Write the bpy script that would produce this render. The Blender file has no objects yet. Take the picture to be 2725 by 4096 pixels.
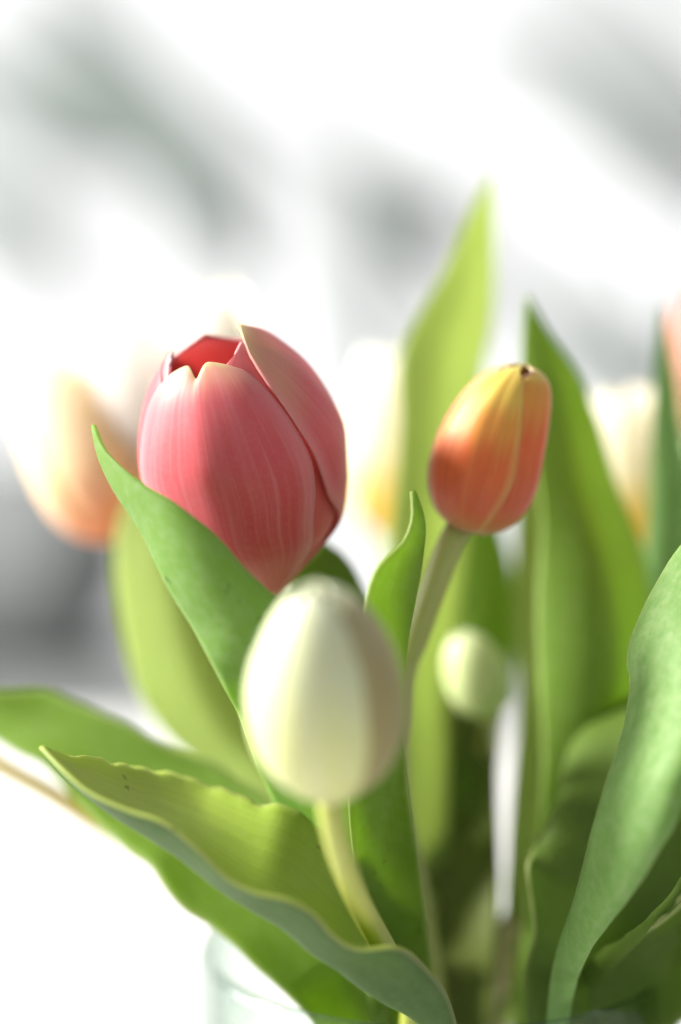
import bpy, math, random
import numpy as np
from mathutils import Vector
random.seed(7)
S = bpy.context.scene
COL = S.collection

# ------------------------------------------------------------------ camera
LENS, CAM_Z, PITCH, FOCUS = 85.0, 0.40, 9.0, 0.606
cd = bpy.data.cameras.new('camera'); cam = bpy.data.objects.new('camera', cd); COL.objects.link(cam)
cam.location = (0, -0.62, CAM_Z); cam.rotation_euler = (math.radians(90 - PITCH), 0, 0)
cd.lens = LENS; cd.sensor_width = 36; cd.sensor_fit = 'AUTO'; cd.clip_start = .01; cd.clip_end = 100
cd.dof.use_dof = True; cd.dof.focus_distance = FOCUS; cd.dof.aperture_fstop = 2.3
S.camera = cam

# ------------------------------------------------------------------ light
world = bpy.data.worlds.new('World'); S.world = world; world.use_nodes = True
bg = world.node_tree.nodes['Background']
bg.inputs[0].default_value = (1, .995, .97, 1); bg.inputs[1].default_value = .48

def area(name, loc, target, size, watts, color):
    d = bpy.data.lights.new(name, 'AREA'); d.shape = 'DISK'; d.size = size; d.energy = watts; d.color = color
    o = bpy.data.objects.new(name, d); COL.objects.link(o); o.location = loc
    o.rotation_euler = (Vector(target) - Vector(loc)).to_track_quat('-Z', 'Y').to_euler()
    return o
area('daylight_lamp', (-2.45, .42, 1.80), (0, .05, .26), .55, 250, (1, .965, .90))
area('side_window_lamp', (-2.0, .35, .75), (0, .05, .26), 1.3, 48, (1, .99, .96))

S.view_settings.view_transform = 'Standard'; S.view_settings.look = 'None'
S.view_settings.exposure = .32; S.view_settings.gamma = 1; S.view_settings.use_curve_mapping = False
S.render.engine = 'CYCLES'
S.cycles.use_denoising = True
S.cycles.max_bounces = 10; S.cycles.transmission_bounces = 8; S.cycles.transparent_max_bounces = 16
S.cycles.caustics_reflective = False; S.cycles.caustics_refractive = False

# ------------------------------------------------------------------ pixel -> place
p = math.radians(PITCH)
C = np.array((0, -0.62, CAM_Z)); F = np.array((0, math.cos(p), -math.sin(p)))
R = np.array((1., 0, 0)); U = np.array((0, math.sin(p), math.cos(p)))
K = 36 / LENS / 4096
def W(x, y, d): return C + F * d + R * ((x - 1362.5) * K * d) + U * ((2048 - y) * K * d)
def proj(P):
    q = P - C; d = q @ F
    return (q @ R) / (K * d) + 1362.5, 2048 - (q @ U) / (K * d), d

# ------------------------------------------------------------------ node materials
class NB:
    def __init__(s, name):
        s.m = bpy.data.materials.new(name); s.m.use_nodes = True; s.t = s.m.node_tree; s.t.nodes.clear()
        s.out = s.n('ShaderNodeOutputMaterial')
    def n(s, typ, **kw):
        o = s.t.nodes.new(typ)
        for k, v in kw.items(): setattr(o, k, v)
        return o
    def l(s, a, b): s.t.links.new(a, b)
    def mix(s, fac, a, b, mode='MIX'):
        o = s.n('ShaderNodeMix', data_type='RGBA', blend_type=mode)
        for sock, v in ((o.inputs[0], fac), (o.inputs[6], a), (o.inputs[7], b)):
            if hasattr(v, 'is_linked'): s.l(v, sock)
            elif isinstance(v, tuple): sock.default_value = (*v, 1) if len(v) == 3 else v
            else: sock.default_value = v
        return o.outputs[2]
    def ramp(s, fac, stops, interp='EASE'):
        o = s.n('ShaderNodeValToRGB'); o.color_ramp.interpolation = interp
        el = o.color_ramp.elements
        while len(el) < len(stops): el.new(.5)
        for e, (pos, c) in zip(el, stops):
            e.position = pos; e.color = (*c, 1) if isinstance(c, tuple) else (c, c, c, 1)
        s.l(fac, o.inputs[0]); return o.outputs[0]
    def uv(s, sx=1, sy=1, off=0):
        u = s.n('ShaderNodeUVMap'); u.uv_map = 'UVMap'
        m = s.n('ShaderNodeMapping'); m.inputs['Scale'].default_value = (sx, sy, 1); m.inputs['Location'].default_value = (off, off, 0)
        s.l(u.outputs[0], m.inputs[0]); return m.outputs[0]
    def xy(s):
        x = s.n('ShaderNodeSeparateXYZ'); s.l(s.uv(), x.inputs[0]); return x.outputs[0], x.outputs[1]
    def noise(s, vec, scale, detail=3, rough=.55):
        o = s.n('ShaderNodeTexNoise'); o.inputs['Scale'].default_value = scale
        o.inputs['Detail'].default_value = detail; o.inputs['Roughness'].default_value = rough
        if vec is not None: s.l(vec, o.inputs['Vector'])
        return o.outputs[0]
    def pos(s):
        g = s.n('ShaderNodeTexCoord'); return g.outputs['Object']
    def math(s, op, a, b=0.):
        o = s.n('ShaderNodeMath', operation=op)
        for i, v in enumerate((a, b)):
            if hasattr(v, 'is_linked'): s.l(v, o.inputs[i])
            else: o.inputs[i].default_value = v
        return o.outputs[0]
    def bump(s, h, strength, dist):
        o = s.n('ShaderNodeBump'); o.inputs['Strength'].default_value = strength; o.inputs['Distance'].default_value = dist
        s.l(h, o.inputs['Height']); return o.outputs[0]
    def sheet(s, col, tcol, trans, rough=.5, bump=None, spec=.35, sheen=0.):
        b = s.n('ShaderNodeBsdfPrincipled'); b.inputs['Roughness'].default_value = rough
        b.inputs['Specular IOR Level'].default_value = spec; b.inputs['Sheen Weight'].default_value = sheen
        t = s.n('ShaderNodeBsdfTranslucent'); mx = s.n('ShaderNodeMixShader'); mx.inputs[0].default_value = trans
        for sock, v in ((b.inputs['Base Color'], col), (t.inputs[0], tcol)):
            if hasattr(v, 'is_linked'): s.l(v, sock)
            else: sock.default_value = (*v, 1)
        if bump is not None: s.l(bump, b.inputs['Normal']); s.l(bump, t.inputs['Normal'])
        s.l(b.outputs[0], mx.inputs[1]); s.l(t.outputs[0], mx.inputs[2]); s.l(mx.outputs[0], s.out.inputs[0])
        return s.m

def leaf_mat(name, col, tcol, trans=.5, rough=.52, pale=(.30, .42, .20), spots=0.):
    b = NB(name); x, y = b.xy()
    veins = b.noise(b.uv(46, 1.1), 1.0, 4, .6)
    mott = b.noise(b.pos(), 330, 5, .7); big = b.noise(b.pos(), 26, 2)
    c = b.mix(b.ramp(veins, [(.3, 0.), (.75, .42)]), col, tuple(v * 1.5 for v in col))
    c = b.mix(b.ramp(mott, [(.38, .0), (.68, .50)]), c, pale)
    c = b.mix(b.ramp(big, [(.35, .25), (.65, 0.)]), c, tuple(v * .6 for v in col))
    # pale margin along both long edges
    edge = b.math('ABSOLUTE', b.math('SUBTRACT', x, .5))
    c = b.mix(b.ramp(edge, [(.475, 0.), (.498, .30)]), c, (.52, .50, .26))
    if spots:
        sp = b.noise(b.pos(), 420, 2, .5); zone = b.noise(b.pos(), 55, 1)
        c = b.mix(b.math('MULTIPLY', b.ramp(sp, [(.56, 0.), (.64, 1.)]), b.ramp(zone, [(.63, 0.), (.69, spots)])), c, (.02, .05, .012))
    t = b.mix(.3, tcol, c)
    h = b.math('ADD', b.math('MULTIPLY', veins, .7), b.math('MULTIPLY', b.noise(b.pos(), 900, 2), .5))
    return b.sheet(c, t, trans, rough, b.bump(h, .22, .0006), .2)

G_SOFT = leaf_mat('leaf soft green', (.17, .30, .065), (.48, .70, .12), .52, spots=.9)
G_MID = leaf_mat('leaf green', (.155, .26, .035), (.46, .63, .065), .50, pale=(.26, .37, .11), spots=.7)
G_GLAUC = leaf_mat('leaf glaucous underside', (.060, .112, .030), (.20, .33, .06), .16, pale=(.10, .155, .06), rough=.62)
G_LIME = leaf_mat('leaf lime', (.30, .39, .11), (.64, .73, .32), .56, pale=(.36, .44, .12), spots=.7)
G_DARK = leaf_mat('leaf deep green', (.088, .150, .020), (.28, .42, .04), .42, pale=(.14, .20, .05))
G_BLUE = leaf_mat('leaf blue green', (.17, .32, .10), (.38, .62, .18), .48, pale=(.30, .42, .22))

G_THIN = leaf_mat('leaf lime thin', (.33, .46, .065), (.76, .88, .20), .36, pale=(.40, .50, .11), spots=.7)
G_FRESH = leaf_mat('leaf fresh green', (.17, .31, .085), (.42, .62, .16), .40, pale=(.36, .48, .22))
G_OLIVE = leaf_mat('leaf olive', (.12, .16, .03), (.30, .38, .05), .4, pale=(.20, .22, .07))
def stem_mat(name, c0, c1):
    b = NB(name); x, y = b.xy()
    c = b.mix(b.noise(b.uv(14, 1.5), 1.0, 3), c0, c1)
    pr = b.n('ShaderNodeBsdfPrincipled'); b.l(c, pr.inputs['Base Color']); pr.inputs['Roughness'].default_value = .4
    pr.inputs['Subsurface Weight'].default_value = .25; pr.inputs['Subsurface Radius'].default_value = (.4, .6, .1); pr.inputs['Subsurface Scale'].default_value = .006
    b.l(b.bump(b.noise(b.uv(30, 2), 1., 2), .15, .0004), pr.inputs['Normal'])
    b.l(pr.outputs[0], b.out.inputs[0]); return b.m
ST_YEL = stem_mat('stem yellow green', (.30, .35, .06), (.40, .40, .08))
ST_OLV = stem_mat('stem olive', (.20, .24, .05), (.30, .30, .08))
ST_GRN = stem_mat('stem green', (.14, .24, .06), (.20, .30, .08))
ST_TAN = stem_mat('stem pale tan', (.42, .34, .20), (.50, .42, .24))

def petal_mat(name, stops, tstops, trans=.4, edge=None, edge_amt=.6, streak=(1, 1, 1), samt=.4, rough=.45, mid=None, sheen=.15, green_mid=None):
    b = NB(name); x, y = b.xy()
    wob = b.math('ADD', y, b.math('MULTIPLY', b.math('SUBTRACT', b.noise(b.uv(22, 1.2), 1., 3), .5), .16))
    c = b.ramp(wob, stops); t = b.ramp(wob, tstops)
    e = b.math('ABSOLUTE', b.math('SUBTRACT', x, .5))
    if mid is not None:
        c = b.mix(b.ramp(b.math('ADD', e, b.math('MULTIPLY', b.noise(b.uv(9, 1), 1.), .12)), [(.08, mid[1]), (.30, 0.)]), c, mid[0])
    s1 = b.noise(b.uv(34, 1.6), 1., 3, .5); s2 = b.noise(b.uv(9, .5, 3.3), 1., 2)
    c = b.mix(b.ramp(s1, [(.45, 0.), (.75, samt)]), c, streak)
    c = b.mix(b.ramp(s2, [(.50, 0.), (.80, samt * .8)]), c, streak)
    sp = b.noise(b.pos(), 700, 3, .6)
    c = b.mix(b.ramp(sp, [(.4, 0.), (.8, samt * .45)]), c, streak)
    if edge is not None:
        c = b.mix(b.ramp(e, [(.36, 0.), (.5, edge_amt)]), c, edge)
    h = b.math('ADD', s1, b.math('MULTIPLY', s2, 1.6))
    return b.sheet(c, t, trans, rough, b.bump(h, .10, .0005), .35, sheen)

RED_S = [(0, (.55, .50, .18)), (.05, (.54, .11, .08)), (.3, (.52, .050, .064)), (.72, (.57, .10, .12)), (.89, (.56, .28, .19)), (1, (.53, .49, .23))]
RED_T = [(0, (.7, .5, .15)), (.08, (.75, .10, .06)), (.6, (.85, .10, .10)), (.9, (.85, .28, .16)), (1, (.75, .5, .2))]
P_RED = petal_mat('petal coral red', RED_S, RED_T, .30, (.64, .26, .28), .6, (.70, .30, .33), .26)
P_RED_IN = petal_mat('petal red inner', [(0, (.6, .4, .12)), (.1, (.55, .08, .08)), (.7, (.62, .16, .17)), (1, (.70, .38, .40))],
                     [(0, (.8, .4, .1)), (.3, (.80, .22, .20)), (1, (.86, .36, .35))], .40, (.74, .40, .46), .5, (.75, .25, .28), .2)
P_PINK = petal_mat('petal red with pale tip', [(0, (.6, .4, .12)), (.2, (.60, .08, .09)), (.72, (.66, .20, .22)), (.88, (.78, .56, .60)), (1, (.82, .72, .76))],
                   [(0, (.8, .4, .1)), (.3, (.9, .12, .1)), (1, (.9, .6, .65))], .4, (.78, .56, .62), .6, (.8, .6, .64), .25)
P_ORG = petal_mat('petal orange and yellow', [(0, (.44, .17, .05)), (.12, (.54, .09, .035)), (.30, (.66, .13, .03)), (.44, (.70, .30, .05)), (.58, (.72, .52, .09)), (1, (.70, .66, .13))],
                  [(0, (.5, .25, .05)), (.35, (.8, .18, .03)), (.7, (.9, .55, .06)), (1, (.9, .75, .12))], .30, (.66, .44, .12), .5, (.75, .42, .16), .15)
P_ORG_B = petal_mat('petal yellow pink', [(0, (.35, .13, .06)), (.3, (.42, .10, .07)), (.6, (.60, .34, .14)), (.85, (.74, .60, .34)), (1, (.72, .62, .2))],
                    [(0, (.5, .25, .05)), (.35, (.8, .25, .1)), (1, (.9, .75, .2))], .35, (.80, .62, .52), .5, (.80, .62, .40), .2)
P_WHT = petal_mat('petal greenish white', [(0, (.60, .62, .20)), (.2, (.64, .68, .28)), (.42, (.60, .65, .40)), (.75, (.66, .71, .53)), (1, (.62, .69, .44))],
                  [(0, (.7, .7, .2)), (.3, (.8, .78, .4)), (1, (.85, .82, .6))], .25, None, 0, (.80, .79, .66), .3, mid=((.56, .56, .30), .3))
P_BUD = petal_mat('petal pale green', [(0, (.56, .66, .20)), (.3, (.74, .80, .44)), (1, (.84, .88, .66))],
                  [(0, (.7, .8, .3)), (1, (.9, .95, .65))], .5, None, 0, (.8, .82, .6), .3)
P_WPINK = petal_mat('petal white and pink', [(0, (.88, .72, .71)), (.2, (.89, .84, .83)), (.5, (.90, .88, .86)), (1, (.90, .90, .86))],
                    [(0, (.95, .7, .7)), (.3, (.96, .94, .92)), (1, (.97, .96, .93))], .84, None, 0, (.9, .85, .84), .15)
P_PEACH = petal_mat('petal peach orange', [(0, (.90, .46, .24)), (.18, (.92, .76, .56)), (.45, (.94, .89, .78)), (1, (.94, .91, .82))],
                    [(0, (.97, .6, .35)), (.3, (.98, .88, .68)), (1, (.98, .94, .82))], .66, (.90, .66, .36), .5, (.9, .7, .5), .15)
P_WYEL = petal_mat('petal white and yellow', [(0, (.84, .68, .10)), (.15, (.86, .80, .50)), (.35, (.90, .88, .80)), (1, (.90, .90, .86))],
                   [(0, (.95, .8, .2)), (.3, (.97, .95, .88)), (1, (.97, .96, .93))], .84, None, 0, (.9, .88, .8), .15)
P_ROSE = petal_mat('petal rose', [(0, (.84, .74, .40)), (.35, (.80, .45, .38)), (1, (.80, .22, .22))],
                   [(0, (.9, .8, .5)), (1, (.95, .3, .3))], .5, None, 0, (.9, .6, .6), .3)

# ------------------------------------------------------------------ mesh helpers
def link(name, me, parent=None):
    o = bpy.data.objects.new(name, me); COL.objects.link(o); o.parent = parent; return o
def tag(o, label, cat, group=None):
    o['label'] = label; o['category'] = cat
    if group: o['group'] = group
    return o
def grid_obj(name, V, mats, parent=None, origin=None, thick=0., flip=False, sub=0):
    """V: (rows, cols, 3) world points -> one smooth mesh sheet with a UVMap (u across, v along)"""
    V = np.asarray(V); n, m = V.shape[:2]
    if origin is not None: V = V - np.asarray(origin)
    fs, uvs = [], []
    for i in range(n - 1):
        for j in range(m - 1):
            q = [(i, j), (i, j + 1), (i + 1, j + 1), (i + 1, j)]
            if flip: q.reverse()
            fs.append([a * m + b for a, b in q]); uvs += [(b / (m - 1), a / (n - 1)) for a, b in q]
    me = bpy.data.meshes.new(name); me.from_pydata(V.reshape(-1, 3).tolist(), [], fs)
    lay = me.uv_layers.new(name='UVMap'); lay.data.foreach_set('uv', [c for t in uvs for c in t])
    me.polygons.foreach_set('use_smooth', [True] * len(me.polygons))
    for mt in (mats if isinstance(mats, (list, tuple)) else [mats]): me.materials.append(mt)
    o = link(name, me, parent)
    if thick:
        md = o.modifiers.new('thickness', 'SOLIDIFY'); md.thickness = thick; md.offset = 0
        if len(me.materials) > 1: md.material_offset = 1
    return o

def crom(P, n):
    """Catmull-Rom through P (k, dim), n samples even along the chord length"""
    P = np.asarray(P, float)
    if len(P) == 2:
        t = np.linspace(0, 1, n)[:, None]; return P[0] * (1 - t) + P[1] * t
    Q = np.vstack([2 * P[0] - P[1], P, 2 * P[-1] - P[-2]]); out = []
    for i in range(1, len(Q) - 2):
        a, b, c, d = Q[i - 1:i + 3]
        t = np.linspace(0, 1, 24, endpoint=False)[:, None]
        out.append(.5 * (2 * b + (c - a) * t + (2 * a - 5 * b + 4 * c - d) * t ** 2 + (3 * b - a - 3 * c + d) * t ** 3))
    D = np.vstack(out + [P[-1:]])
    L = np.r_[0, np.cumsum(np.linalg.norm(np.diff(D, axis=0), axis=1))]
    s = np.linspace(0, L[-1], n)
    return np.stack([np.interp(s, L, D[:, k]) for k in range(D.shape[1])], 1)

def leaf_sheet(lines, bulge=0., rows=40, cols=13, wave=0., seed=0, vfold=0.):
    """lines: 2+ long pixel lines (x, y, depth) running tip -> base; bulge / vfold in metres towards the camera"""
    E = [crom([W(*q) for q in ln], rows) for ln in lines]
    rnd = np.random.RandomState(seed); V = np.zeros((rows, cols, 3)); ph = rnd.rand(4) * 6
    for i in range(rows):
        s = i / (rows - 1); X = crom([e[i] for e in E], cols) if len(E) > 2 else crom([E[0][i], E[1][i]], cols)
        a = np.linspace(-1, 1, cols); env = math.sin(math.pi * min(1, s * 1.15 + .02)) ** .7 if s < .85 else 1
        off = bulge * env * (1 - a ** 2) + vfold * env * (1 - np.sqrt(a ** 2 + .02))
        wid = np.linalg.norm(X[-1] - X[0]); off = off * min(1., wid / (3.2 * (abs(bulge) + abs(vfold)) + 1e-6))
        if wave:
            off = off + wave * env * (np.maximum(a, 0) ** 3 * math.sin(17 * s + ph[0]) + np.maximum(-a, 0) ** 3 * math.sin(14 * s + ph[1]))
            X = X + np.outer(a ** 3, U) * wave * .35 * env * (math.sin(39 * s + ph[2]) + .6 * math.sin(83 * s + ph[3]))
        V[i] = X - np.outer(off, F)
    return V

def tube(name, pts, radii, mat, parent=None, origin=None, segs=14, n=40, world=False):
    P = crom([q if world else W(*q) for q in pts], n); rad = np.interp(np.linspace(0, 1, n), np.linspace(0, 1, len(radii)), radii)
    T = np.gradient(P, axis=0); T /= np.linalg.norm(T, axis=1)[:, None]
    V = np.zeros((n + 2, segs + 1, 3)); ref = np.array((0, 1., .1))
    for i in range(n):
        a = np.cross(T[i], ref); a /= np.linalg.norm(a); b = np.cross(a, T[i])
        for j in range(segs + 1):
            t = 2 * math.pi * j / segs; V[i + 1, j] = P[i] + rad[i] * (1 + .03 * math.sin(3 * t)) * (math.cos(t) * a + math.sin(t) * b)
    V[0] = P[0]; V[-1] = P[-1]
    return grid_obj(name, V, mat, parent, origin)

# ------------------------------------------------------------------ vase place (from its rim in the picture)
VC = W(1765, 3767, .685); VASE_R = (1765 - 796) * K * .685; RIM_Z = VC[2]; VX, VY = VC[0], VC[1]

def tulip(label, root_angle, root_r, group=None):
    """an Empty at the cut end of the stem on the vase floor"""
    o = bpy.data.objects.new('tulip', None); COL.objects.link(o); o.empty_display_size = .02
    o.location = (VX + root_r * math.cos(root_angle), VY + root_r * math.sin(root_angle), .014)
    tag(o, label, 'tulip', group or 'tulips in the glass vase'); return o
def org(t): return np.array(t.location)
def stem(t, pts, radii, mat):
    """pts: pixel points from the bloom down to the vase mouth; goes on to the vase floor"""
    P = [W(*q) for q in pts]; end = org(t); last = P[-1]
    P += [last * .5 + end * .5 + np.array((0, 0, -.004)), end]
    return tube('stem', P, radii, mat, t, end, world=True, n=56)
def leaf(t, lines, mats, label=None, thick=.0011, **kw):
    o = grid_obj('leaf', leaf_sheet(lines, **kw), mats, t, org(t), thick)
    if label: o['label'] = label
    return o

class Cup:
    """bloom surface: theta 0 faces the camera, positive to the right; t 0 at the base, 1 at the rim"""
    def __init__(s, base, top, rpx, prof, squash=1., bend=0.):
        s.bend = bend
        s.B = W(*base); T = W(*top); s.H = np.linalg.norm(T - s.B); s.A = (T - s.B) / s.H
        e1 = -F + s.A * (F @ s.A); s.e1 = e1 / np.linalg.norm(e1); s.e2 = np.cross(s.e1, s.A) * -1
        if s.e2 @ R < 0: s.e2 = -s.e2
        s.R = rpx * K * (base[2] + top[2]) / 2; pr = np.array(prof); s.pt, s.pr = pr[:, 0], pr[:, 1]; s.sq = squash
        # smooth profile
        tt = np.linspace(0, pr[-1, 0], 200); c = crom(pr, 200); s.tt, s.rr = c[:, 0], c[:, 1]
    def r(s, t): return np.interp(t, s.tt, s.rr)
    def P(s, th, t, ro=1.):
        return s.B + s.A * (s.H * t) + s.e2 * (s.bend * (max(0., t - .4) / .6) ** 2) + (s.R * s.r(t) * ro) * (math.sin(th) * s.e2 + s.sq * math.cos(th) * s.e1)
    def inv(s, x, y, ro=1.):
        best = None; lo, hi, tl, tu = -1.7, 1.7, 0., s.pt[-1]
        for k in range(4):
            for th in np.linspace(max(lo, -1.42), min(hi, 1.42), 25):
                for t in np.linspace(max(tl, 0), tu, 25):
                    a, b, _ = proj(s.P(th, t, ro)); e = (a - x) ** 2 + (b - y) ** 2
                    if best is None or e < best[0]: best = (e, th, t)
            w1, w2 = (hi - lo) / 10, (tu - tl) / 10; _, th, t = best; lo, hi, tl, tu = th - w1, th + w1, t - w2, t + w2
        return best[1], best[2]

def petal(t, cup, Lc, Rc, ro, mat, rows=36, cols=19, edge_out=0., notch=None, ridge=0., tipcurl=0., thick=.0009, ragged=0., seed=0, label=None, ribs=0.):
    """Lc / Rc: edge lines [(theta, t)...] from base to tip"""
    Lc, Rc = crom(Lc, rows), crom(Rc, rows); V = np.zeros((rows, cols, 3)); rnd = np.random.RandomState(seed)
    jag = rnd.rand(cols)
    for i in range(rows):
        s = i / (rows - 1)
        for j in range(cols):
            f = j / (cols - 1); a = 2 * f - 1
            th = Lc[i, 0] * (1 - f) + Rc[i, 0] * f; tt = Lc[i, 1] * (1 - f) + Rc[i, 1] * f
            tt += .03 * (1 - a * a) * s ** 2 * min(1., abs(Rc[i, 0] - Lc[i, 0]) / .5)
            k = ro * (1 + edge_out * a * a * s)
            k += ridge * (math.exp(-(a / .16) ** 2) if ridge < .05 else 1 - math.sqrt(a * a + .01)) * math.sin(math.pi * min(s, 1)) ** .6
            k += ribs * math.sin(a * 9 + seed) * s * (1 - s) * 2
            if notch:
                g = math.exp(-((th - notch[0]) / notch[1]) ** 2) * max(0, (s - .62) / .38) ** 2
                tt -= notch[2] * g; k -= .05 * g
            if ragged: tt -= ragged * jag[j] * max(0, (s - .8) / .2)
            k -= tipcurl * max(0, (s - .75) / .25) ** 2
            V[i, j] = cup.P(th, tt, k)
    o = grid_obj('petal', V, mat, t, org(t), thick)
    if label: o['label'] = label
    return o

def ovate(thc, w, h, t0=.0, peak=.45, pw=.5):
    """generic petal edges round theta thc, half-angle w, height h"""
    Lc, Rc = [], []
    for s in np.linspace(0, 1, 14):
        k = (.72 + .28 * min(1, s / peak)) if s < peak else max(0, 1 - ((s - peak) / (1 - peak)) ** 2) ** pw
        Lc.append((thc - w * k, t0 + (h - t0) * s)); Rc.append((thc + w * k, t0 + (h - t0) * s))
    return Lc, Rc

BUD = [(0, .14), (.05, .40), (.13, .70), (.25, .92), (.4, 1.), (.55, .985), (.7, .88), (.83, .69), (.93, .42), (1., .14)]
OPEN = [(0, .14), (.05, .42), (.14, .76), (.28, .96), (.42, 1.), (.58, .97), (.75, .88), (.9, .74), (1., .60)]
def bloom(t, cup, m_out, m_in, roll=0., w=1.06, h=1., hin=None, ridge=.0, spread=.0):
    for k in range(3):
        Lc, Rc = ovate(roll + 2.0944 * k + 1.0472, w * .95, hin or h * .98); petal(t, cup, Lc, Rc, .92, m_in, seed=k, rows=26, cols=13)
    for k in range(3):
        Lc, Rc = ovate(roll + 2.0944 * k, w, h); petal(t, cup, Lc, Rc, 1.0, m_out, seed=k + 5, ridge=ridge, edge_out=spread, rows=28, cols=15)

# ================================================================== setting: bright window behind, table
def plain(name, c, rough=.5, c2=None, scale=8., bumpd=0.):
    b = NB(name); pr = b.n('ShaderNodeBsdfPrincipled'); pr.inputs['Roughness'].default_value = rough
    n = b.noise(b.pos(), scale, 4); b.l(b.mix(n, c, c2 or tuple(v * .85 for v in c)), pr.inputs['Base Color'])
    if bumpd: b.l(b.bump(b.noise(b.pos(), scale * 30, 3), .4, bumpd), pr.inputs['Normal'])
    b.l(pr.outputs[0], b.out.inputs[0]); return b.m
def emit(name, c, st):
    b = NB(name); e = b.n('ShaderNodeEmission'); e.inputs[0].default_value = (*c, 1); e.inputs[1].default_value = st
    b.l(e.outputs[0], b.out.inputs[0]); return b.m

def box_obj(name, lo, hi, mat, parent=None, bevel=0., seg=3):
    import bmesh
    bm = bmesh.new(); bmesh.ops.create_cube(bm, size=1)
    for v in bm.verts: v.co = Vector([(l + h) / 2 + c * (h - l) for c, l, h in zip(v.co, lo, hi)])
    if bevel: bmesh.ops.bevel(bm, geom=bm.edges[:], offset=bevel, segments=seg, affect='EDGES', profile=.5)
    me = bpy.data.meshes.new(name); bm.to_mesh(me); bm.free(); me.materials.append(mat)
    me.polygons.foreach_set('use_smooth', [bevel > .01] * len(me.polygons))
    return link(name, me, parent)

sky = box_obj('sky', (-4.5, 3.6, -1.2), (4.5, 3.62, 4.2), emit('bright daylight', (1, 1, 1), .97)); sky['kind'] = 'structure'

tab = bpy.data.objects.new('table', None); COL.objects.link(tab); tab.location = (0, .3, -.03)
tag(tab, 'white tabletop under the glass vase', 'table')
to = box_obj('tabletop', (-1.0, -1.15, -.0), (1.0, .68, .03), plain('white lacquer', (.62, .62, .615), .45, (.58, .58, .58), 3), tab, .004, 2)

# ================================================================== vase
def vase():
    b = NB('clear glass'); tr = b.n('ShaderNodeBsdfTransparent'); tr.inputs[0].default_value = (.95, .97, .955, 1)
    gl = b.n('ShaderNodeBsdfGlossy'); gl.inputs['Roughness'].default_value = .03
    mx = b.n('ShaderNodeMixShader'); lw = b.n('ShaderNodeLayerWeight'); lw.inputs[0].default_value = .5
    b.l(b.ramp(lw.outputs['Facing'], [(.3, (.93, .955, .935)), (.97, (.56, .64, .60))], 'LINEAR'), tr.inputs[0])
    b.l(b.math('ADD', b.math('MULTIPLY', b.math('POWER', lw.outputs['Facing'], 4.), .55), .03), mx.inputs[0]); b.l(tr.outputs[0], mx.inputs[1]); b.l(gl.outputs[0], mx.inputs[2]); b.l(mx.outputs[0], b.out.inputs[0])
    root = bpy.data.objects.new('vase', None); COL.objects.link(root); root.location = (VX, VY, 0)
    tag(root, 'wide clear glass vase holding the tulips', 'vase')
    def lathe(name, prof, mat, seg=64):
        V = np.array([[(r * math.cos(2 * math.pi * j / seg), r * math.sin(2 * math.pi * j / seg), z) for j in range(seg + 1)] for r, z in prof])
        return grid_obj(name, V, mat, root)
    R0, H = VASE_R, RIM_Z
    lathe('glass_body', [(.0, .0005), (R0 * .93, .0005), (R0 * .985, .004), (R0, .012), (R0, H - .003), (R0 - .001, H), (R0 - .0025, H), (R0 - .0035, H - .003),
                         (R0 - .0035, .016), (R0 - .007, .011), (0, .010)], b.m)
    w = NB('water'); tr2 = w.n('ShaderNodeBsdfTransparent'); tr2.inputs[0].default_value = (.93, .95, .90, 1)
    g2 = w.n('ShaderNodeBsdfGlossy'); g2.inputs['Roughness'].default_value = .02; l2 = w.n('ShaderNodeLayerWeight'); l2.inputs[0].default_value = .5
    m2 = w.n('ShaderNodeMixShader'); w.l(w.math('ADD', w.math('MULTIPLY', w.math('POWER', l2.outputs['Facing'], 4.), .4), .02), m2.inputs[0]); w.l(tr2.outputs[0], m2.inputs[1]); w.l(g2.outputs[0], m2.inputs[2]); w.l(m2.outputs[0], w.out.inputs[0])
    lathe('water', [(0, .0105), (R0 - .0075, .0115), (R0 - .004, .017), (R0 - .004, H * .72), (0, H * .72)], w.m)
vase()

# ================================================================== coral red tulip (in focus)
tR = tulip('large coral red tulip with greenish petal tips, opening at the top', 2.0, .012)
cup = Cup((1078, 2372, .640), (868, 1332, .6225), 405,
          [(0, .12), (.05, .27), (.115, .47), (.23, .80), (.355, .93), (.45, .975), (.55, 1.), (.64, .965), (.74, .885), (.84, .755), (.93, .56), (1., .38), (1.06, .15)])
def px(c, pts, ro): return [c.inv(x, y, ro) for x, y in pts]
# inner petals
Lc, Rc = ovate(-2.80, 1.55, .968, peak=.62, pw=.22); petal(tR, cup, Lc, Rc, .90, P_RED_IN, seed=3)
th, t_ = cup.inv(925, 1404, .93); Lc, Rc = ovate(th + .30, .95, t_ + .015, peak=.55, pw=.42); petal(tR, cup, Lc, Rc, .935, P_RED_IN, seed=4)
th, t_ = cup.inv(692, 1400, .955); Lc, Rc = ovate(th, .60, t_, peak=.6, pw=.33); petal(tR, cup, Lc, Rc, .965, P_PINK, seed=5, ragged=.03, label='inner petal with pale ragged tip')
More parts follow.
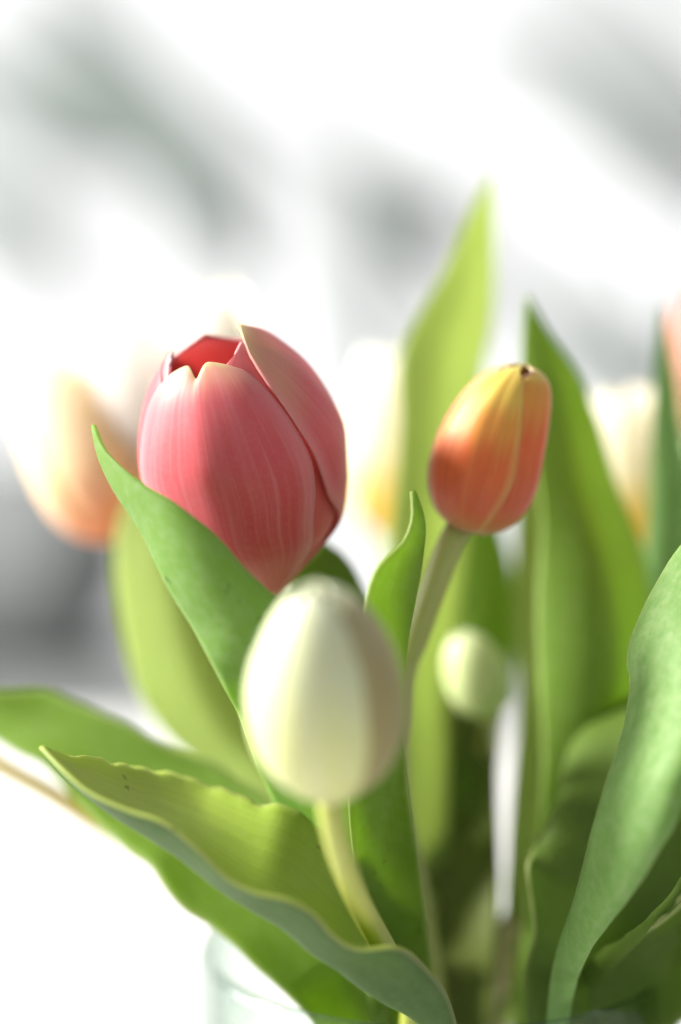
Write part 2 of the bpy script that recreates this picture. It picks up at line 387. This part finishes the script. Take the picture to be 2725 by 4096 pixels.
# outer petals
Lc, Rc = ovate(-1.80, 1.05, .955, peak=.6, pw=.36); petal(tR, cup, Lc, Rc, 1.0, P_RED, seed=6)
fr_ = [(1150, 2350), (1230, 2262), (1305, 2190), (1338, 2110), (1322, 2000), (1295, 1925), (1240, 1790), (1150, 1650), (1060, 1520), (1000, 1425), (975, 1362)]
Lc = px(cup, fr_, 1.02); Lc = [(.9, .0)] + Lc
Rc = [(2.2, 0.), (2.35, .2), (2.4, .4), (2.35, .6), (2.15, .8), (1.8, .92), (1.4, .985), (1.0, 1.015)]
petal(tR, cup, Lc, Rc, 1.025, P_RED, seed=2, cols=25, rows=44, ridge=.015)
fR = [(.62, 0.), (.74, .06), (.76, .12)] + px(cup, [(1228, 2205), (1250, 2080), (1258, 1950), (1244, 1850), (1200, 1750), (1130, 1640), (1050, 1545), (985, 1490), (930, 1468)], 1.01)
fL = [(-1.0, 0.), (-1.2, .15), (-1.3, .3), (-1.33, .42), (-1.34, .55), (-1.30, .63)] + px(cup, [(590, 1660), (610, 1600), (642, 1546), (690, 1497)], 1.01)
nth = cup.inv(788, 1480, 1.01)[0]
petal(tR, cup, fL, fR, 1.012, P_RED, rows=52, cols=37, notch=(nth, .10, .055), seed=1, ridge=.018, ribs=.012, label='broad front petal with a notched greenish tip')
stem(tR, [(1085, 2340, .641), (1120, 2480, .648), (1240, 2850, .660), (1420, 3250, .668), (1580, 3600, .674), (1650, 3900, .68)], [.0036, .0042, .0045], ST_GRN)
# long leaf cradling the red bloom
leaf(tR, [[(372, 1700, .606), (398, 1825, .604), (468, 1975, .600), (568, 2125, .597), (640, 2275, .595), (718, 2420, .594), (790, 2535, .594), (872, 2690, .594), (945, 2830, .602), (1005, 2990, .614), (1075, 3160, .630), (1200, 3420, .648), (1400, 3760, .658), (1500, 4150, .665)],
          [(377, 1700, .606), (430, 1812, .600), (560, 1925, .592), (700, 2015, .586), (850, 2135, .584), (985, 2275, .585), (1110, 2400, .588), (1230, 2520, .594), (1330, 2680, .602), (1410, 2850, .614), (1480, 3000, .626), (1540, 3300, .645), (1620, 3700, .658), (1640, 4150, .665)]],
     [G_SOFT], 'long green leaf with a pointed tip against the red bloom', bulge=.007, rows=70, cols=17, wave=.0008, seed=1)
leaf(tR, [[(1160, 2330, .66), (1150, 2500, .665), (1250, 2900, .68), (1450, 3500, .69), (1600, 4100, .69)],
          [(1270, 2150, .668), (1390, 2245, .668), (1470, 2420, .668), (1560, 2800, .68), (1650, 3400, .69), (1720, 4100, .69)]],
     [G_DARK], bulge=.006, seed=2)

# ================================================================== white tulip in front
tW = tulip('greenish white closed tulip with a curved yellow stem', 3.4, .02)
cupW = Cup((1325, 3195, .543), (1270, 2335, .530), 308,
           [(0, .18), (.03, .34), (.08, .55), (.16, .76), (.27, .92), (.40, .985), (.54, .975), (.68, .885), (.80, .73), (.89, .55), (.95, .37), (.985, .19), (1.0, .04)], .95)
for k, thc in enumerate((-1.95, 1.05, 3.1)):
    Lc, Rc = ovate(thc, 1.25, 1.0, peak=.7, pw=.16); petal(tW, cupW, Lc, Rc, .955, P_WHT, seed=k)
P_WHT_SHADE = petal_mat('petal olive white painted shade', [(0, (.31, .27, .085)), (.3, (.31, .26, .11)), (.6, (.36, .32, .17)), (1, (.54, .52, .32))],
                   [(0, (.5, .42, .12)), (1, (.6, .54, .32))], .25, None, 0, (.50, .46, .28), .2)  # olive tone deepened to paint shade into the front-right petal
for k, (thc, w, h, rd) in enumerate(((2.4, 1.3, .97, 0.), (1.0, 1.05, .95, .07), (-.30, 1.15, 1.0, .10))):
    Lc, Rc = ovate(thc, w, h, peak=.5); petal(tW, cupW, Lc, Rc, 1. + .012 * k, P_WHT_SHADE if k == 1 else P_WHT, seed=k + 4, ridge=rd)
stem(tW, [(1315, 3160, .545), (1330, 3290, .549), (1370, 3440, .559), (1440, 3620, .582), (1545, 3810, .604), (1620, 3960, .62), (1650, 4080, .638)], [.0029, .0031, .0036, .0042], ST_YEL)
# low leaf rolled along its margin, sharp
lo_ = [(163, 2990, .592), (287, 3126, .590), (459, 3260, .588), (612, 3356, .586), (727, 3432, .585), (861, 3537, .584), (1005, 3633, .584), (1120, 3700, .585), (1234, 3796, .587), (1359, 3882, .590), (1500, 3987, .596), (1680, 4090, .606), (1780, 4220, .62)]
cr_ = [(165, 2988, .590), (262, 3088, .583), (372, 3178, .579), (520, 3244, .576), (660, 3292, .574), (790, 3392, .572), (905, 3505, .571), (1010, 3566, .570), (1150, 3598, .570), (1255, 3652, .571), (1340, 3745, .574), (1440, 3796, .578), (1600, 3790, .584), (1700, 3862, .592), (1790, 3985, .602), (1850, 4200, .62)]
up_ = [(168, 2985, 0.592), (262, 3022, 0.6005), (385, 3034, 0.61), (480, 3062, 0.6185), (650, 3090, 0.628), (790, 3128, 0.631), (905, 3165, 0.628), (1050, 3218, 0.623), (1145, 3230, 0.622), (1260, 3300, 0.623), (1360, 3420, 0.627), (1470, 3560, 0.639), (1570, 3700, 0.647), (1660, 3850, 0.653), (1730, 3980, 0.656), (1800, 4200, 0.656)]
def trough():
    """far wall (upper margin) -> keel -> near wall (near margin)"""
    rows, cols = 90, 27; A, B, Cc = [crom([W(*q) for q in ln], rows) for ln in (up_, cr_, lo_)]; V = np.zeros((rows, cols, 3))
    for i in range(rows):
        s = i / (rows - 1); e = min(1, s * 6)
        m0 = A[i] * .6 + Cc[i] * .4 + (F * .004 - U * .001) * e; m1 = A[i] * .22 + Cc[i] * .78 + F * .004 * e
        m2 = (B[i] + Cc[i]) / 2 - F * .0016 * e
        V[i] = crom([A[i], m0, m1, Cc[i], m2, B[i]], cols)
        for j in (0, 1): V[i, j] += U * (.00035 - .0002 * j) * (math.sin(70 * s) + math.sin(141 * s + 1)) * e
    return V
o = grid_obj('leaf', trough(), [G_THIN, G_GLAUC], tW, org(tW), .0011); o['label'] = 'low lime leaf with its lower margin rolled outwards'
# broad leaf bending away to the left behind it
leaf(tW, [[(-160, 2745, .70), (0, 2762, .695), (200, 2768, .69), (430, 2865, .682), (680, 2985, .675), (900, 3085, .668), (1150, 3260, .66), (1350, 3560, .65), (1500, 3850, .645), (1600, 4200, .645)],
          [(-160, 2860, .70), (0, 2968, .692), (190, 3080, .682), (400, 3310, .668), (590, 3450, .658), (690, 3590, .65), (840, 3705, .645), (1000, 3840, .64), (1250, 4080, .637), (1400, 4300, .64)]],
     [G_MID], 'broad green leaf bending far to the side below the red tulip', bulge=-.012, vfold=-.006, rows=50, cols=17, wave=.0012, seed=4)

# ================================================================== orange tulip
tO = tulip('small closed orange and yellow tulip bud leaning over', .6, .02)
cupO = Cup((1880, 2118, .640), (2040, 1450, .634), 216,
           [(0, .30), (.04, .56), (.10, .76), (.2, .93), (.32, 1.), (.45, .99), (.6, .93), (.75, .82), (.86, .69), (.93, .54), (.98, .32), (1., .05)], 1., .0040)
for k, thc in enumerate((-1.3, .9, 3.0)):
    Lc, Rc = ovate(thc, 1.3, 1.0, peak=.7, pw=.16); petal(tO, cupO, Lc, Rc, .94, P_ORG_B, seed=k)
Lc, Rc = ovate(2.5, 1.2, 1.0, peak=.6, pw=.14); petal(tO, cupO, Lc, Rc, .99, P_ORG_B, seed=11)
Lc, Rc = ovate(-2.1, 1.2, 1.0, peak=.6, pw=.14); petal(tO, cupO, Lc, Rc, .985, P_ORG_B, seed=12)
Lc, Rc = ovate(-1.30, .85, 1.0, peak=.4, pw=.4); petal(tO, cupO, Lc, Rc, 1.0, P_ORG_B, seed=13)
Lc, Rc = ovate(1.12, 1.2, 1.0, peak=.6, pw=.14); petal(tO, cupO, Lc, Rc, 1.01, P_ORG, seed=14, ridge=.03)
Lc, Rc = ovate(-.38, .90, 1.0, peak=.35, pw=.42); petal(tO, cupO, Lc, Rc, 1.03, P_ORG, seed=15, ridge=.03, ribs=.012)
stem(tO, [(1850, 2090, .640), (1800, 2180, .641), (1735, 2350, .644), (1668, 2540, .648), (1600, 2750, .655), (1590, 3200, .668), (1690, 3700, .68)], [.0036, .0037, .004, .0042], ST_OLV)
leaf(tO, [[(1646, 1965, .600), (1650, 2075, .597), (1620, 2158, .594), (1560, 2222, .592), (1502, 2295, .590), (1472, 2385, .589), (1462, 2480, .589), (1440, 2750, .592), (1400, 3100, .60), (1420, 3500, .62), (1500, 4150, .65)],
          [(1658, 1962, .600), (1690, 2050, .600), (1701, 2130, .601), (1690, 2255, .602), (1662, 2410, .603), (1635, 2560, .604), (1620, 2720, .605), (1612, 2920, .607), (1638, 3200, .612), (1685, 3520, .625), (1760, 4150, .65)]],
     [G_MID], 'narrow upright leaf with a twisted dry tip', bulge=-.004, rows=60, cols=15, wave=.001, seed=6)
leaf(tO, [[(1964, 700, .735), (1880, 860, .735), (1790, 1060, .733), (1690, 1235, .73), (1615, 1375, .728), (1592, 1500, .726), (1600, 1650, .724), (1590, 1850, .722), (1568, 2050, .72), (1545, 2300, .718), (1530, 2700, .715), (1600, 3300, .71), (1700, 4100, .70)],
          [(1968, 700, .735), (1973, 900, .750), (1977, 1100, .755), (1962, 1300, .757), (1930, 1480, .757), (1900, 1700, .755), (1880, 1950, .75), (1850, 2300, .745), (1800, 2700, .735), (1790, 3300, .72), (1800, 4100, .71)]],
     [G_LIME], 'tall folded lime leaf rising behind the orange bud', vfold=.012, bulge=.004, rows=60, cols=17, seed=7)

# ================================================================== far tulips on the window side
tD = tulip('washed out peach tulip leaning away beside the red tulip', 2.6, .03)
cupD = Cup((490, 2150, .750), (165, 1520, .765), 218, OPEN)
bloom(tD, cupD, P_PEACH, P_PEACH, .5, 1.05)
stem(tD, [(500, 2150, .750), (640, 2400, .748), (1000, 3000, .735), (1400, 3600, .72), (1600, 3950, .705)], [.0036, .004, .0043], ST_YEL)
leaf(tD, [[(610, 1900, .735), (520, 1985, .737), (470, 2130, .737), (462, 2300, .736), (500, 2560, .733), (565, 2790, .730), (690, 2960, .727), (860, 3090, .722), (1050, 3230, .715), (1300, 3500, .71), (1550, 4150, .70)],
          [(620, 1900, .735), (760, 2050, .735), (900, 2300, .733), (1020, 2600, .730), (1120, 2900, .725), (1250, 3150, .715), (1480, 3500, .71), (1650, 4150, .70)]],
     [G_LIME], 'wide lime leaf glowing in the light below the peach tulip', vfold=.010, rows=50, cols=15, seed=8)
tE = tulip('overexposed white and pink tulip just behind the red tulip', 2.2, .035)
cupE = Cup((640, 2090, .770), (545, 1230, .765), 262, OPEN)
bloom(tE, cupE, P_WPINK, P_WPINK, .2, 1.05)
stem(tE, [(640, 2080, .770), (760, 2500, .765), (1100, 3100, .75), (1450, 3650, .73), (1650, 3980, .71)], [.0036, .004, .0043], ST_YEL)
tE2 = tulip('taller overexposed white tulip touching a green leaf tip', 1.9, .035)
cupE2 = Cup((830, 1950, .800), (815, 1130, .80), 235, OPEN)
bloom(tE2, cupE2, P_WPINK, P_WPINK, .8, 1.05)
stem(tE2, [(830, 1940, .80), (900, 2400, .795), (1150, 3000, .78), (1480, 3600, .75), (1680, 3950, .72)], [.0036, .004, .0043], ST_YEL)
leaf(tE2, [[(905, 1130, .79), (915, 1250, .79), (900, 1450, .79), (900, 1900, .79), (960, 2500, .785), (1200, 3200, .765), (1550, 4100, .72)],
           [(912, 1130, .79), (955, 1230, .79), (985, 1400, .79), (1000, 1900, .79), (1050, 2500, .785), (1300, 3200, .765), (1650, 4100, .72)]],
     [G_LIME], bulge=.004, seed=9)

# ================================================================== tulips on the far side and the small bud
tF = tulip('small pale green bud half hidden among the stems', .3, .03)
cupF = Cup((1975, 2870, .712), (1835, 2530, .707), 124, BUD)
bloom(tF, cupF, P_BUD, P_BUD, .2, 1.1)
stem(tF, [(1970, 2858, .712), (1968, 2930, .728), (1950, 3150, .746), (1925, 3400, .742), (1910, 3700, .728), (1900, 3950, .722)], [.003, .0042, .0050], ST_OLV)
leaf(tF, [[(1690, 2560, .732), (1650, 2700, .732), (1640, 3000, .73), (1680, 3500, .71), (1740, 4150, .70)],
          [(1710, 2560, .732), (1850, 2740, .732), (1975, 2900, .732), (1995, 3200, .73), (2000, 3500, .71), (1990, 3800, .70), (1970, 4150, .70)]],
     [G_OLIVE], bulge=-.006, seed=10)
tG = tulip('white tulip mostly hidden behind the tall lime leaf', 1.5, .03)
cupG = Cup((1560, 2150, .850), (1570, 1400, .85), 170, OPEN)
bloom(tG, cupG, P_WYEL, P_WYEL, .3, 1.05)
stem(tG, [(1560, 2140, .85), (1600, 2500, .83), (1700, 3100, .78), (1780, 3700, .72)], [.0036, .004, .0043], ST_GRN)
leaf(tG, [[(1900, 2000, .76), (1830, 2200, .76), (1800, 2500, .75), (1790, 3000, .74), (1820, 3600, .72), (1840, 4100, .71)],
          [(1960, 2000, .76), (2030, 2200, .76), (2070, 2450, .755), (2050, 2700, .75), (1950, 3000, .74), (1900, 3600, .72), (1900, 4100, .71)]],
     [G_MID], bulge=.006, seed=11)
tH = tulip('white tulip with a yellow base between two leaves', .9, .035)
cupH = Cup((2552, 2190, .780), (2490, 1540, .78), 160, OPEN)
bloom(tH, cupH, P_WYEL, P_WYEL, .4, 1.05)
stem(tH, [(2552, 2180, .78), (2500, 2500, .775), (2350, 3000, .75), (2100, 3600, .72), (2000, 3900, .705)], [.0036, .004, .0043], ST_TAN)
leaf(tH, [[(2104, 1185, .70), (2088, 1350, .698), (2090, 1600, .695), (2140, 1850, .692), (2165, 2100, .69), (2150, 2400, .688), (2158, 2700, .686), (2172, 3000, .684), (2155, 3300, .682), (2110, 3600, .68), (2060, 4150, .68)],
          [(2114, 1185, .70), (2200, 1340, .70), (2300, 1480, .702), (2375, 1660, .704), (2425, 1810, .706), (2470, 1960, .707), (2540, 2130, .707), (2590, 2300, .705), (2600, 2600, .70), (2540, 2900, .695), (2440, 3200, .69), (2350, 3600, .685), (2280, 4150, .68)]],
     [G_MID], 'broad pointed green leaf standing behind the orange bud', vfold=.008, bulge=.004, rows=60, cols=19, wave=.001, seed=12)
leaf(tH, [[(2120, 1820, .745), (2070, 2000, .745), (2060, 2300, .745), (2080, 2700, .74), (2080, 2800, .735), (2040, 3300, .72), (2000, 4100, .70)],
          [(2170, 1820, .745), (2240, 2000, .745), (2250, 2300, .745), (2250, 2700, .74), (2230, 2900, .735), (2190, 3300, .72), (2120, 4100, .70)]],
     [G_LIME], vfold=.006, seed=13)
tI = tulip('rose tulip with a pale base at the edge of the bouquet', .4, .04)
cupI = Cup((2790, 1760, .770), (2800, 1150, .765), 125, OPEN)
bloom(tI, cupI, P_ROSE, P_ROSE, .3, 1.05)
stem(tI, [(2790, 1750, .77), (2740, 2200, .77), (2580, 2800, .75), (2300, 3500, .72), (2150, 3900, .70)], [.0036, .004, .0043], ST_GRN)
leaf(tI, [[(2645, 1220, .735), (2618, 1480, .732), (2604, 1800, .728), (2592, 2100, .722), (2560, 2400, .716), (2520, 2700, .71), (2440, 3100, .70), (2300, 3600, .69), (2200, 4150, .68)],
          [(2655, 1220, .735), (2690, 1450, .735), (2720, 1700, .735), (2760, 2000, .73), (2760, 2400, .724), (2720, 2800, .715), (2600, 3200, .705), (2420, 3600, .695), (2300, 4150, .68)]],
     [G_BLUE], 'slender blue green leaf beside the rose tulip', bulge=.005, rows=50, seed=14)

tJ = tulip('tulip with broad fresh green leaves beside a dark wavy leaf', -.3, .03)
bloom(tJ, Cup((2940, 2330, .67), (3080, 1560, .665), 230, OPEN), P_RED, P_RED_IN, .3, 1.1)
stem(tJ, [(2900, 2300, .67), (2760, 2800, .68), (2560, 3400, .695), (2350, 3800, .70), (2250, 4000, .70)], [.0038, .0042, .0045], ST_GRN)
leaf(tJ, [[(2860, 2020, .612), (2725, 2188, .610), (2640, 2318, .608), (2570, 2452, .606), (2530, 2560, .605), (2514, 2650, .604), (2528, 2720, .602), (2520, 2800, .600), (2490, 2950, .598), (2432, 3120, .596), (2380, 3290, .597), (2335, 3480, .602), (2285, 3650, .61), (2220, 3850, .625), (2180, 4150, .64)],
          [(2900, 2020, .612), (2960, 2250, .60), (2980, 2500, .590), (2960, 2750, .582), (2860, 2980, .576), (2760, 3120, .574), (2700, 3290, .574), (2620, 3430, .577), (2530, 3570, .584), (2450, 3680, .594), (2370, 3790, .606), (2300, 3950, .625), (2260, 4150, .64)]],
     [G_FRESH], 'broad smooth leaf curving up at the edge of the bouquet', bulge=.010, rows=60, cols=19, wave=.0008, seed=15)
leaf(tJ, [[(2620, 2760, .69), (2515, 2796, .69), (2400, 2858, .688), (2318, 2918, .685), (2272, 3025, .68), (2238, 3180, .67), (2150, 3373, .655), (2110, 3455, .642), (2124, 3600, .642), (2138, 3727, .642), (2118, 3818, .642), (2096, 3909, .642), (2104, 4000, .643), (2110, 4150, .645)],
          [(2640, 2775, .685), (2490, 2862, .68), (2395, 2950, .675), (2340, 3070, .668), (2290, 3240, .655), (2235, 3420, .648), (2215, 3600, .645), (2210, 3800, .645), (2190, 4000, .645), (2190, 4150, .647)],
          [(2680, 2770, .655), (2800, 2900, .655), (2860, 3050, .655), (2860, 3200, .655), (2840, 3350, .655), (2780, 3500, .655), (2700, 3650, .655), (2600, 3750, .655), (2500, 3850, .655), (2430, 3950, .655), (2360, 4150, .655)]],
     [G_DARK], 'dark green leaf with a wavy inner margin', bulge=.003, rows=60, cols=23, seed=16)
leaf(tJ, [[(2900, 3330, .60), (2740, 3500, .602), (2690, 3580, .604), (2610, 3660, .607), (2500, 3750, .622), (2400, 3815, .638), (2320, 3900, .65), (2260, 4150, .66)],
          [(2900, 3420, .59), (2745, 3570, .592), (2700, 3625, .595), (2640, 3680, .598), (2560, 3760, .616), (2470, 3850, .634), (2380, 3960, .65), (2330, 4150, .66)]],
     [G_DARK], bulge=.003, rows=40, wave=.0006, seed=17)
leaf(tJ, [[(2900, 3450, .64), (2700, 3640, .64), (2560, 3740, .642), (2440, 3830, .646), (2350, 3960, .65), (2280, 4150, .655)],
          [(2920, 3800, .63), (2800, 3860, .632), (2800, 3960, .635), (2760, 4050, .64), (2690, 4120, .645), (2600, 4300, .65)]],
     [G_DARK], bulge=-.006, seed=18)

# ================================================================== thin dry stem drooping out of the vase
tw_end = np.array((VX - .03, VY + .015, .015))
tw = tube('dry_stem', [W(-420, 2800, .71), W(-150, 2975, .708), W(0, 3062, .706), W(200, 3170, .706), W(420, 3312, .706), W(620, 3425, .708), W(1000, 3640, .712), W(1300, 3860, .71), tw_end], [.0020, .0027, .0030, .0030],
     plain('ochre dry stalk', (.52, .39, .03), .6, (.44, .31, .02), 120, .0004), world=True, n=70)
tag(tw, 'thin dry ochre stem drooping out over the vase rim', 'stem')

# ================================================================== far background in front of the bright window
fab = plain('grey upholstery', (.17, .18, .185), .9, (.13, .14, .14), 14, .001)
def cushion(name, label, x0, x1, y0, y1, d, th):
    a, b = W(x0, y0, d), W(x1, y1, d); lo = (a[0], a[1] - th / 2, min(a[2], b[2])); hi = (b[0], a[1] + th / 2, max(a[2], b[2]))
    o = box_obj(name, lo, hi, fab, None, min(.12, (hi[2] - lo[2]) * .4, th * .45), 8); tag(o, label, name.replace('_', ' '))
    return o
bench = cushion('bench', 'low grey upholstered bench running behind the table', -1800, 4200, 2640, 4600, 2.4, .4)
BZ = max(v.co.z for v in bench.data.vertices); FZ = min(v.co.z for v in bench.data.vertices); BY = sum(v.co.y for v in bench.data.vertices) / len(bench.data.vertices)
a_, b_ = W(-1500, 1770, 2.5), W(600, 1770, 2.5)
cu = box_obj('cushion', (a_[0], BY - .11, BZ - .006), (b_[0], BY + .15, a_[2]), fab, None, .1, 8); tag(cu, 'large dark grey cushion on the bench, below the peach tulip', 'cushion')
fl = box_obj('floor', (-4.5, -1.5, FZ - .05), (4.5, 3.58, FZ), plain('pale floor', (.5, .5, .49), .5)); fl['kind'] = 'structure'
for lx, ly in ((-.92, -1.07), (.92, -1.07), (-.92, .6), (.92, .6)):
    box_obj('leg', (lx - .025, ly - .025, FZ + .03), (lx + .025, ly + .025, .001), bpy.data.materials['white lacquer'], tab, .004, 2)

pl_mat = leaf_mat('far leaf grey green', (.29, .33, .32), (.52, .56, .54), .5, pale=(.33, .37, .35))
pb = bpy.data.objects.new('houseplant', None); COL.objects.link(pb); PD = 2.95; q_ = W(1900, 2048, PD); pb.location = (q_[0], q_[1], FZ); tag(pb, 'blurred grey green branching plant in front of the bright window', 'plant')
def far_leaf(spine, widths, d):
    sp = crom(spine, 24); w = np.interp(np.linspace(0, 1, 24), np.linspace(0, 1, len(widths)), widths); V = np.zeros((24, 7, 3))
    T = np.gradient(sp, axis=0); T /= np.linalg.norm(T, axis=1)[:, None]
    for i in range(24):
        for j in range(7):
            a = j / 3 - 1; q = sp[i] + np.array((-T[i, 1], T[i, 0])) * a * w[i] / 2
            V[i, j] = W(q[0], q[1], d + .03 * a * a + .02 * math.sin(i * .3))
    return grid_obj('leaf', V, pl_mat, pb, np.array(pb.location), .002)
far_leaf([(150, -150), (330, 150), (560, 420), (760, 650), (930, 900), (1010, 1120)], [20, 300, 350, 390, 340, 120], PD)
far_leaf([(-300, 250), (0, 360), (300, 520), (560, 640)], [60, 280, 330, 160], PD)
far_leaf([(-250, 700), (0, 850), (200, 1000), (330, 1120)], [60, 280, 260, 60], PD)
far_leaf([(1900, 80), (2200, 210), (2450, 400), (2700, 610), (2950, 760)], [20, 200, 320, 330, 220], PD)
far_leaf([(1380, 640), (1440, 900), (1500, 1300), (1540, 1700)], [80, 210, 190, 80], PD)
far_leaf([(1400, 760), (1600, 800), (1900, 830)], [90, 240, 60], PD)
far_leaf([(2180, 1130), (2400, 1370), (2700, 1650)], [30, 340, 200], PD)
for dx, dy, w in ((860, 330, 90), (1250, 560, 110), (2050, -330, 130)):
    far_leaf([(100 + dx, 0 + dy), (450 + dx, 300 + dy), (800 + dx, 640 + dy), (1000 + dx, 900 + dy)], [20, w, w * 1.1, 20], PD + .1)
for pts in ([(1900, 3900), (1500, 3000), (1100, 1800), (1010, 1120), (760, 650)], [(1500, 3000), (1540, 1700), (1440, 900)], [(1900, 3900), (2450, 2700), (2650, 2400), (2700, 1650), (2850, 900), (2700, 610)],
            [(1100, 1800), (600, 1350), (330, 1120), (200, 1000)], [(700, 1000), (560, 640), (300, 520)]):
    tube('branch', [W(x, y, PD + .03) for x, y in pts], [.009, .005], pl_mat, pb, np.array(pb.location), world=True, n=24, segs=8)
def pot():
    prof = [(0, .0), (.11, .0), (.12, .01), (.15, .26), (.158, .27), (.158, .30), (.145, .30), (.14, .27), (0, .26)]
    V = np.array([[(r * math.cos(2 * math.pi * j / 32), r * math.sin(2 * math.pi * j / 32), z) for j in range(33)] for r, z in prof])
    return grid_obj('pot', V, plain('grey pot', (.35, .35, .34), .6), pb)
pot()
tube('trunk', [np.array((q_[0], q_[1], FZ + .25)), W(1900, 3900, PD + .03)], [.016, .010], pl_mat, pb, np.array(pb.location), world=True, n=10, segs=10)
